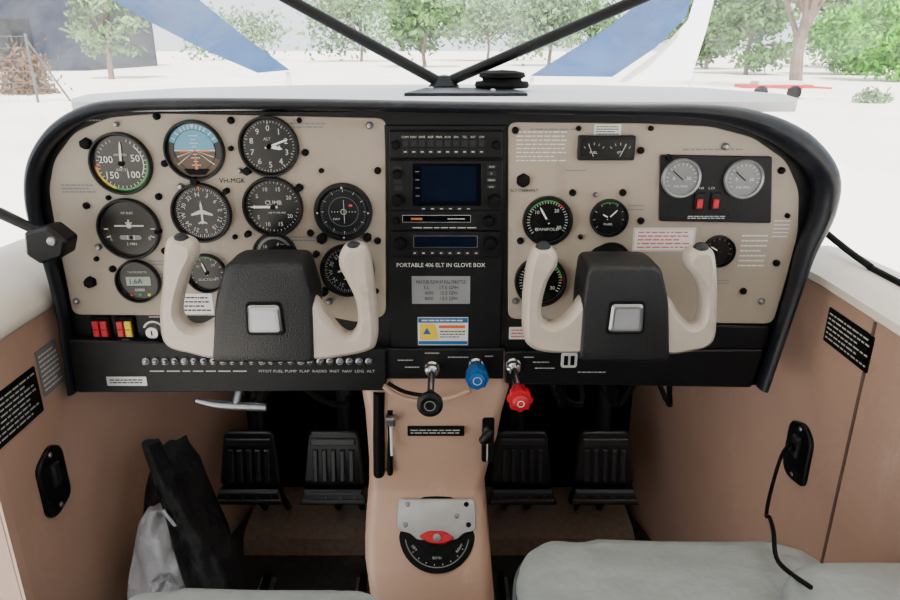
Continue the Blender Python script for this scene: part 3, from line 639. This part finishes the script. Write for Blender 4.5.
slot(379,392,474,12,BLKM,.010,.012,'trim_wheel','black ribbed pitch trim wheel edge')
slot(390,410,474,6,BLKM,.010,.007,'indicator_slot')
b=MB(); p=onY(390,424,-.03); b.box(p.x,p.z,9*sc(424),9*sc(424),.015,.028,STEEL,.002); b.tube([(p.x,-.016,p.z-.01),(p.x,-.016,p.z-.06)],[.0022,.0022],WHT,seg=8); b.done('trim_pointer',CC,'small metal pointer')
b=MB(); p=onY(488,440,-.012)
b.box(p.x,p.z,12*sc(440),50*sc(440),.004,.0135,BLKM,.001,.004); b.rect(p.x-.001,p.z-.02,.002,.03,.014,INK); b.done('lever_plate',CC)
p=onY(487,435,-.03); b=MB(); b.tube([(p.x,-.012,p.z),(p.x,-.03,p.z)],[.004,.004],STEEL); b.tube([(p.x-.008,-.034,p.z-.008),(p.x,-.036,p.z),(p.x+.005,-.034,p.z+.010)],[(.006,.006),(.0095,.008),(.005,.006)],BLK,sm=4); b.done('cowl_flap_lever',CC,'black lever knob')
b=MB(); P=[onY(u,v,-.03) for u,v in ((384,386),(398,396),(420,401),(450,398),(470,390))]; b.tube(P,[.004]*5,TAN2,sm=5,seg=10)
b.done('cable_loop',CC,'tan cable cover looping under the controls')
b=MB(); P=[onY(u,v,-.035) for u,v in ((388,383),(405,392),(428,396))]; b.tube(P,[.003]*3,BLKM,sm=5,seg=8); b.done('cable_loop',CC)
c0=onY(437,500,.010); c1=onY(437,566,-.043); up=(c0-c1).normalized(); nn=Vector((1,0,0)).cross(up).normalized()
if nn.y>0: nn=-nn
mid=(c0+c1)/2; FS=Fr(mid+nn*.001,(1,0,0),up,nn)
b=MB(FS); b.lathe(0,-.001,[(.058,-.002),(.058,.002),(.053,.003),(.001,.003)],BLKM,seg=40); 
b.arc(0,-.001,.048,.0495,100,260,.0036,GREY); b.ticks(0,-.001,8,.044,.046,.001,.0036,INK,120,250)
b.text('BOTH',0,-.036,.0036,.0035,INK); b.text('LEFT',-.034,-.022,.0036,.0035,INK,rot=-.9); b.text('RIGHT',.034,-.022,.0036,.0035,INK,rot=.9)
fs=b.done('fuel_selector',CC,'round black fuel selector with red handle')
b=MB(FS); b.prism(rpoly([(-.060,.050),(.058,.050),(.060,.004),(.040,.000),(.030,-.010),(-.030,-.010),(-.040,.000),(-.062,.004)],.008),.003,.0065,SILV,.001)
for sx,sy in ((-.045,.042),(.045,.042),(-.048,.012),(.048,.012),(.03,.025)): b.lathe(sx,sy,[(.004,.0065),(.003,.008),(.0005,.0082)],STEEL if sx<.04 else BLKM,seg=10)
b.done('cover_plate',fs,'brushed silver cover plate')
b=MB(FS); b.prism(rpoly([(-.028,-.004),(-.012,-.014),(.010,-.016),(.028,-.007),(.012,.003),(-.012,.004)],.005),.0066,.012,RED,.002); b.lathe(0,-.006,[(.006,.012),(.006,.014),(.001,.0145)],STEEL,seg=12)
b.done('selector_handle',fs,'red pointer handle')
# ================================================================== RUDDER PEDALS
def pedal(c,label):
    e=empty('rudder_pedal',(c.x,.36,.0),label,'pedal',group='rudder pedals')
    F=Fr((c.x,c.y,c.z),(1,0,0),(0,.22,.975),(0,-.975,.22))
    b=MB(F); b.prism(rpoly([(-.046,.070),(.046,.070),(.050,.045),(.058,-.036),(-.058,-.036),(-.050,.045)],.010),-.012,.004,PEDB,.003)
    for i in range(5): b.box(-.034+.017*i,.005,.009,.062,.004,.010,PEDR,.0015)
    b.box(0,.052,.084,.012,.004,.010,PEDR,.0015)
    b.done('pedal_pad',e,'black ribbed foot pad')
    b=MB(F); b.prism([(-.056,-.040),(.056,-.040),(.066,-.070),(-.066,-.070)],-.010,.016,PEDB,.003); b.box(0,-.046,.108,.006,.016,.020,PEDR,.001); b.box(0,-.061,.120,.006,.016,.020,PEDR,.001)
    for i in range(4): b.box(-.04+.027*i,-.0535,.006,.010,.016,.0185,PEDR,.0005)
    b.done('heel_bar',e,'flared heel bar')
    for dx in (-.02,.03):
        b=MB(); b.tube([(c.x+dx,c.y+.03,c.z-.05),(c.x+dx,.36,c.z-.16),(c.x+dx,.38,.055)],[.008]*3,PEDB); b.done('linkage_arm',e)
    return e
c0=onY(250,467,.25); e0=pedal(c0,'black ribbed rudder pedal in dark footwell')
parts=[o for o in bpy.data.objects if o.parent==e0]
for i,u in enumerate((334,522,604)):
    dx=onY(u,467,.25).x-c0.x; ne=e0.copy(); bpy.context.collection.objects.link(ne); ne.location.x+=dx
    for o in parts:
        q=o.copy(); bpy.context.collection.objects.link(q); q.parent=ne
for x0,x1 in ((-.43,-.145),(.075,.385)):
    b=MB(); b.loft([[(x,.29,0.0),(x,.30,.035),(x,.325,.045),(x,.46,.05),(x,.46,0.0)] for x in (x0,x1)],CARP2); b.done('heel_rest',None,'low tan carpeted heel rest below the pedals','floor step')
for x in (.10,.36,-.36,-.17):
    b=MB(); b.wbox(x-.014,x+.014,-.7,.22,0.0,.006,STEEL); b.wbox(x-.006,x+.006,-.7,.22,.006,.020,BLKM); b.done('seat_rail',None,'metal seat rail running along the dark floor','rail',group='seat rails')
e=empty('parking_brake_handle',(-.28,.02,.50),'pale metal parking brake handle under the panel','handle')
p=onY(235,405,0.0)
b=MB(); b.tube([p+Vector((-.055,.0,.008)),p+Vector((-.02,0,0)),p+Vector((.045,0,-.004))],[(.004,.004),(.0065,.006),(.006,.005)],STEEL,sm=4); b.done('grip',e)
b=MB(); b.tube([p+Vector((.0,.0,-.003)),p+Vector((.01,.03,.05))],[.006,.006],STEEL); b.done('bracket',e)
e=empty('wire_bundle',(.1,.1,.4),'loose dark wires and cables under the panel','cables')
for i in range(9):
    x=.15+.035*i if i<6 else -.34+.07*(i-6); R=random.Random(i)
    b=MB(); b.tube([(x,.05,.58),(x+R.uniform(-.03,.03),.05,.51),(x+R.uniform(-.04,.04),.10,.47),(x+R.uniform(-.04,.04),.38,.52)],[.0045]*4,BLKM,sm=5,seg=8); b.done('wire',e)
for x in (-.30,.24):
    e=empty('brake_cylinder_assembly',(x,.43,.18),'dark brake cylinder assembly against the firewall','machinery')
    b=MB(); b.wbox(x-.13,x+.13,.42,.465,.30,.56,FW); b.done('housing',e)
    for dx in (-.1,.08):
        b=MB(); b.tube([(x+dx,.38,.20),(x+dx,.40,.50)],[.015,.012],PEDR); b.done('cylinder',e)
# ================================================================== SEATS
def seat(x0,x1,yf,zt,label,ee=.28):
    cx=(x0+x1)/2; w=(x1-x0)/2; e=empty('seat',(cx,yf-.27,0),label,'seat')
    b=MB(); b.ball((cx,yf-.27,zt-.05),(w,.27,.05),LEA,seg=128,e=ee,ring=64); b.done('seat_cushion',e,ang=75,disp=(.06,.012))
    P=[];n=60
    for i in range(n+1):
        a=2*PI*i/n; f=lambda t:math.copysign(abs(t)**ee,t); P.append((cx+w*1.0*f(math.cos(a)),yf-.27+.271*f(math.sin(a)),zt-.03))
    b=MB(); b.tube(P,[.004]*len(P),LEAD,seg=8,ref=(0,0,1)); b.done('piping',e)
    b=MB(); b.wbox(cx-w*.8,cx+w*.8,yf-.5,yf-.06,zt-.15,zt-.10,BLKM)
    for sx in (-1,1):
        for yy in (-.47,-.12): b.tube([(cx+sx*w*.7,yf+yy,zt-.13),(cx+sx*w*.75,yf+yy,.02)],[.012,.012],STEEL)
    b.done('seat_frame',e,'metal seat frame'); return e
s1=seat(.067,.412,-.243,.485,'worn grey leather front seat cushion, passenger side')
b=MB(); b.ball((.405,-.475,.508),(.10,.135,.028),LEA,seg=48,e=.5,ring=24); b.done('side_bolster',s1,ang=60)
s2=seat(-.345,-.05,-.318,.485,'worn grey leather front seat cushion, pilot side')
# ================================================================== BAG
BG=empty('document_bag',(-.44,0,0),'limp black vinyl document bag with crumpled papers by the side wall','bag')
def crumple(rows,mat,name,label,seed,amp,thick=.006,nu=18):
    R=random.Random(seed); ph=[R.uniform(0,6) for _ in range(8)]
    Lf,_=cr([r[0] for r in rows],[(0,)]*len(rows),8); Rt,_=cr([r[1] for r in rows],[(0,)]*len(rows),8)
    front=[]
    for i,(a,c) in enumerate(zip(Lf,Rt)):
        fr=[];bk=[]
        for j in range(nu+1):
            t=j/nu; p=a.lerp(c,t); s=i/len(Lf)
            d=amp*(math.sin(7*t+5*s+ph[0])+.8*abs(math.sin(6*t-9*s+ph[1]))+.6*math.sin(4*t+15*s+ph[2])+.4*math.sin(13*t+13*s+ph[3]))
            e=math.sin(PI*t)**.5
            fr.append((p.x+.2*d,p.y-thick*e-d,p.z+.3*d)); bk.append((p.x,p.y+thick*e-d*.6,p.z))
        front.append(fr+list(reversed(bk)))
    b=MB(); b.loft(front,mat); return b.done(name,BG,label,ang=70)
crumple([((-.51,.04,.0),(-.345,.04,.0)),((-.515,.03,.10),(-.335,.03,.10)),((-.51,.03,.18),(-.34,.04,.16)),((-.50,.04,.26),(-.36,.05,.24)),((-.485,.05,.34),(-.385,.06,.31)),((-.465,.05,.39),(-.40,.06,.37)),((-.45,.055,.41),(-.42,.06,.40))],BAG,'bag_body',None,1,.010,.035)
crumple([((-.40,-.04,.04),(-.345,-.02,.04)),((-.40,-.05,.13),(-.335,-.02,.12)),((-.405,-.04,.22),(-.345,-.02,.21)),((-.42,-.03,.31),(-.375,-.01,.30)),((-.44,-.02,.41),(-.408,-.01,.39)),((-.45,-.01,.455),(-.43,.0,.45))],BAG,'bag_flap','black creased folded flap',2,.005,.010)
crumple([((-.495,-.03,.10),(-.405,-.04,.09)),((-.50,-.035,.18),(-.39,-.045,.17)),((-.49,-.03,.25),(-.40,-.04,.25)),((-.475,-.02,.31),(-.41,-.03,.32)),((-.455,-.015,.345),(-.425,-.02,.35))],PAPER,'papers','crumpled grey papers',3,.008,.010)
crumple([((-.47,-.07,.06),(-.405,-.07,.05)),((-.475,-.072,.14),(-.395,-.07,.14)),((-.46,-.065,.21),(-.405,-.065,.22)),((-.445,-.06,.25),(-.415,-.06,.255))],PAPER,'papers','crumpled grey papers',4,.007,.008)
# ================================================================== WALL FITTINGS
LFm=Fr((XL,0,0),(0,1,0),(0,0,1),(1,0,0)); RFm=Fr((XR,0,0),(0,-1,0),(0,0,1),(-1,0,0))
b=MB(LFm); b.box(-.115,.57,.105,.066,.0005,.002,BLKM,0,.003); b.lines(-.115,.57,.095,.056,8,.0025,INK,5,.3); b.done('wall_placard',None,'black placard with white text on tan side wall','placard')
b=MB(LFm); b.box(-.030,.585,.050,.066,.0005,.002,GREY,0,.003); b.lines(-.030,.585,.044,.056,8,.0025,WHT,6,.35); b.done('wall_placard',None,'grey placard with fine text on tan side wall','placard')
b=MB(RFm); b.box(.075,.647,.105,.048,.0005,.002,BLKM,0,.002); b.lines(.075,.647,.096,.040,6,.0025,INK,9,.3); b.done('wall_placard',None,'black limitations placard with white text on tan side wall','placard')
def recess(F,a,bb,w,h,label):
    e=empty('pull_handle',F((a,bb,0)),label,'handle')
    b=MB(F); pp=rpoly([(a-w/2,bb-h*.38),(a-w*.2,bb-h/2),(a+w/2,bb-h*.4),(a+w/2,bb+h*.35),(a+w*.1,bb+h/2),(a-w/2,bb+h*.35)],.012)
    b.prism(pp,.0005,.006,BLK,.002); b.done('escutcheon',e)
    b=MB(F); b.box(a,bb,w*.55,h*.55,.006,.0065,BLKM,0,.008); b.box(a,bb+h*.1,w*.3,h*.34,.0065,.012,GREY2,.003,.003); b.done('latch',e)
    for s in (-1,1): b=MB(F); b.lathe(a,bb+s*h*.38,[(.004,.006),(.003,.0075),(.0003,.008)],STEEL,seg=8); b.done('screw',e)
recess(LFm,-.077,.436,.062,.105,'black recessed handle on tan side wall')
recess(RFm,.017,.443,.066,.10,'black recessed headset socket plate on tan side wall')
b=MB(); b.tube([(XR-.012,-.02,.45),(.485,-.035,.468),(.45,-.08,.478),(.42,-.125,.458),(.395,-.17,.45),(.378,-.21,.475),(.352,-.27,.503),(.335,-.32,.505),(.322,-.40,.545)],[.0024]*9,BLKM,sm=8,seg=10)
b.tube([(XR-.002,-.017,.447),(XR-.02,-.022,.455)],[.006,.005],BLK,seg=12)
b.done('headset_cable',None,'thin black headset cable drooping from wall socket onto seat','cable')
e=empty('door_stay',(-.50,-.05,.74),'black rod and bracket beside the windshield pillar','bracket')
b=MB(); b.tube([onY(-60,195,-.06),onY(0,213,-.06),onY(42,233,-.06)],[.007,.007,.006],BLK,seg=12); b.done('rod',e)
b=MB(); b.prism(rpoly(px([(34,228),(58,222),(76,236),(73,252),(50,259),(36,250)],-.05),.004),.045,.075,BLK,.004); p=onY(54,240,-.07); b.lathe(p.x,p.z,[(.006,.075),(.005,.078),(.001,.079)],STEEL,seg=10); b.done('bracket_block',e)
# ================================================================== OUTSIDE
GZ=-1.0
b=MB(); b.add([(-200,.9,GZ),(200,.9,GZ),(200,260,GZ),(-200,260,GZ)],[(0,1,2,3)],SAND,True); b.add([(-60,-40,GZ),(60,-40,GZ),(60,.9,GZ),(-60,.9,GZ)],[(0,1,2,3)],SAND,True); b.done('ground',kind='structure')
cw=empty('engine_cowling',(0,1.1,GZ),'white aircraft engine cowling beyond the windshield','cowling')
L=[]
for y,w,z,d in ((.53,.50,.86,.5),(.8,.48,.84,.55),(1.2,.42,.80,.55),(1.6,.34,.74,.5),(1.8,.26,.68,.4)):
    L.append([(w*math.copysign(abs(math.cos(a))**.7,math.cos(a)),y,z-d/2+d/2*math.copysign(abs(math.sin(a))**.7,math.sin(a))) for a in [2*PI*i/32 for i in range(32)]])
b=MB(); b.loft(L,COWL); b.done('cowling_shell',cw,ang=60)
b=MB(); b.tube([(0,1.2,.3),(0,1.25,GZ+.22)],[.04,.03],STEEL); b.done('nose_strut',cw)
b=MB(Fr((0,1.25,GZ+.2),(0,1,0),(0,0,1),(1,0,0))); b.lathe(0,0,[(.10,-.06),(.20,-.05),(.20,.05),(.10,.06)],BLKM,seg=24); b.done('nose_wheel',cw)
def tree(u,v,dist,h,w,mat,seed,nl=1500,ls=.3,trunk=.16,label='gum tree with grey green foliage on pale ground',lowf=.35):
    R=random.Random(seed); x=onY(u,v,dist).x; e=empty('tree',(x,dist,GZ),label,'tree',group='trees beyond the apron')
    b=MB(); b.tube([(x,dist,GZ),(x+R.uniform(-.2,.2),dist,GZ+h*.25),(x+R.uniform(-.4,.4),dist,GZ+h*.5),(x+R.uniform(-.6,.6),dist,GZ+h*.8)],[trunk,trunk*.8,trunk*.6,trunk*.2],BARK,seg=8,sm=4)
    tips=[]
    for i in range(6):
        z0=GZ+h*R.uniform(.2,.45); ex=x+R.uniform(-1,1)*w*.7; ez=GZ+h*R.uniform(.55,.9); ey=dist+R.uniform(-1,1)*w*.5
        b.tube([(x,dist,z0),((x+ex)/2,(dist+ey)/2,(z0+ez)/2+.2),(ex,ey,ez)],[trunk*.5,trunk*.35,trunk*.1],BARK,seg=6,sm=3); tips.append((ex,ey,ez))
    b.done('trunk',e)
    bl=[(x+R.uniform(-1,1)*w,dist+R.uniform(-1,1)*w*.6,GZ+h*R.uniform(lowf,1.0)) for _ in range(14)]+tips
    b=MB(); vs=[];fs=[]
    for i in range(nl):
        c=R.choice(bl); s=w*.3
        p=Vector((c[0]+R.gauss(0,s),c[1]+R.gauss(0,s),c[2]+R.gauss(0,s*.6)))
        if p.z<GZ+.1: continue
        a=Vector((R.uniform(-1,1),R.uniform(-1,1),R.uniform(-1,1))).normalized()*ls*R.uniform(.5,1.2); d=Vector((R.uniform(-1,1),R.uniform(-1,1),R.uniform(-1,1))).cross(a).normalized()*a.length*.45
        k=len(vs); vs+=[p-a,p+d,p+a,p-d]; fs.append((k,k+1,k+2,k+3))
    b.add(vs,fs,mat,True); b.done('foliage',e,ang=180)
    return e
tree(795,90,34,8.5,2.8,LF2,1,900,.22,.34,lowf=.6)
tree(895,85,42,4.4,2.2,LF3,2,5200,.26,.15,label='bright green bushy tree',lowf=.08)
tree(842,84,52,4.2,2.4,LF3,31,5200,.28,.15,label='bright green bushy tree',lowf=.08)
tree(745,80,52,6.5,2.2,LF1,3,5200,.3,.18,lowf=.12)
tree(705,78,64,8,2.8,LF1,4,5000,.35,.2,lowf=.12)
tree(870,78,68,8,5,LF2,44,5200,.4,.2,lowf=.12)
tree(112,80,45,7,1.4,LF2,5,1500,.28,.2,lowf=.25)
for i,(u,d,h,w,nl) in enumerate(((362,95,9,5,2600),(425,70,6.5,3,1900),(487,100,8,6,3200),(548,75,8,3,2200),(590,98,7,4,2200),(935,66,7,3,1600),(240,105,6,5,1500))): tree(u,76,d,h,w,[LF2,LF1,LF2][i%3],20+i,nl,.45,.2,lowf=.2)
def bush(u,v,dist,w,h,mat,seed,label,n=1400):
    R=random.Random(seed); x=onY(u,v,dist).x; vs=[];fs=[]
    for i in range(n):
        p=Vector((x+R.gauss(0,w*.4),dist+R.gauss(0,w*.4),GZ+abs(R.gauss(0,h*.45))))
        a=Vector((R.uniform(-1,1),R.uniform(-1,1),R.uniform(0,1))).normalized()*.16; d=Vector((R.uniform(-1,1),R.uniform(-1,1),R.uniform(-1,1))).cross(a).normalized()*.05
        k=len(vs); vs+=[p-a,p+d,p+a,p-d]; fs.append((k,k+1,k+2,k+3))
    b=MB(); b.add(vs,fs,mat,True); b.done('bush',None,label,'bush',ang=180)
bush(28,92,31,1.1,1.5,DRY,7,'dry brown bush beside the wire fence',3400)
bush(870,110,26,.6,.4,LF2,8,'low pale shrub on sandy ground',500)
sx=onY(85,60,60).x
e=empty('shed',(sx-12,65,GZ),'large dark navy metal shed','building')
b=MB(); b.loft([[(sx-24,y,GZ),(sx,y,GZ),(sx,y,GZ+8),(sx-12,y,GZ+11),(sx-24,y,GZ+8)] for y in (60,75)],SHED); b.done('shed_body',e)
b=MB(); b.wbox(sx-9,sx-4,59.85,59.95,GZ,GZ+4,SCR); b.done('shed_door',e)
fe=empty('wire_fence',(-16,26,GZ),'wire fence with thin metal posts beside the apron','fence')
for u in (-60,30,):
    x=onY(u,60,26).x; b=MB(); b.tube([(x,26,GZ),(x,26,GZ+2.4)],[.05,.05],GALV,seg=8); b.done('fence_post',fe)
x1=onY(30,60,26).x
b=MB(); b.tube([(x1,26,GZ+2.2),(x1+.9,26.6,GZ)],[.04,.04],GALV,seg=8); b.done('fence_brace',fe)
b=MB()
for z in (.3,.7,1.1,1.5,1.9,2.3): b.tube([(x1-14,26,GZ+z),(x1,26,GZ+z)],[.012,.012],GALV,seg=5)
for i in range(40): b.tube([(x1-.35*i,26,GZ+.05),(x1-.35*i,26,GZ+2.3)],[.006,.006],GALV,seg=4)
w=b.done('wire_mesh',fe); w['kind']='stuff'
def band(P,mat,d,label,pole):  # flat stand-in sheets for bands in the windshield view; poles added
    e=empty('view_band',onY(P[0][0],P[0][1],d),label,'shade sail'); b=MB(); pp=px(P,d)
    b.fr=Fr((0,d,0),(1,0,0),(0,0,1),(0,-1,0)); b.prism(pp,0,.02,mat); b.done('sheet',e)
    q=onY(pole[0],pole[1],d+.1); b=MB(); b.tube([(q.x,d+.1,GZ),(q.x,d+.1,q.z)],[.05,.05],WHT,seg=8); b.done('pole',e)
band([(100,-8),(190,-8),(236,30),(290,70),(258,73),(205,50),(150,22)],BAND,14,'blue fabric forming a sail stretched over the apron',(288,72))
band([(530,76),(565,54),(605,30),(632,8),(648,-10),(694,-10),(685,18),(655,48),(612,77)],BAND,14,'blue fabric forming a sail with curved edge',(532,76))
band([(697,-10),(716,-10),(706,30),(690,80),(618,82),(660,50),(688,20)],BANDW,14.3,'white fabric forming a sail beside the blue one',(692,78))
tx=onY(775,98,28).x; e=empty('trailer',(tx,28,GZ),'low red and white flat trailer parked on sand','trailer')
b=MB(); b.wbox(tx-1.5,tx+1.2,27.5,28.5,GZ+.42,GZ+.55,RED); b.wbox(tx-.9,tx+.9,27.6,28.4,GZ+.55,GZ+.68,WHT); b.tube([(tx+1.2,28,GZ+.45),(tx+2.2,28,GZ+.4)],[.05,.04],RED,seg=6); b.done('trailer_deck',e)
for s in (-.8,.5):
    b=MB(Fr((tx+s,27.45,GZ+.26),(1,0,0),(0,0,1),(0,-1,0))); b.lathe(0,0,[(.26,-.15),(.26,0),(.12,.02),(.01,.02)],BLKM,seg=18); b.done('wheel',e)
# ================================================================== LIGHT
W=bpy.data.worlds.new('world'); bpy.context.scene.world=W; W.use_nodes=True; nt=W.node_tree; bg=nt.nodes['Background']
bg.inputs[0].default_value=(.86,.93,1,1); bg.inputs[1].default_value=2.6
sl=bpy.data.lights.new('sun','SUN'); sl.energy=16; sl.angle=math.radians(4); sl.color=(1,.97,.92)
so=bpy.data.objects.new('sun',sl); bpy.context.collection.objects.link(so); so.rotation_euler=(math.radians(38),0,math.radians(6))
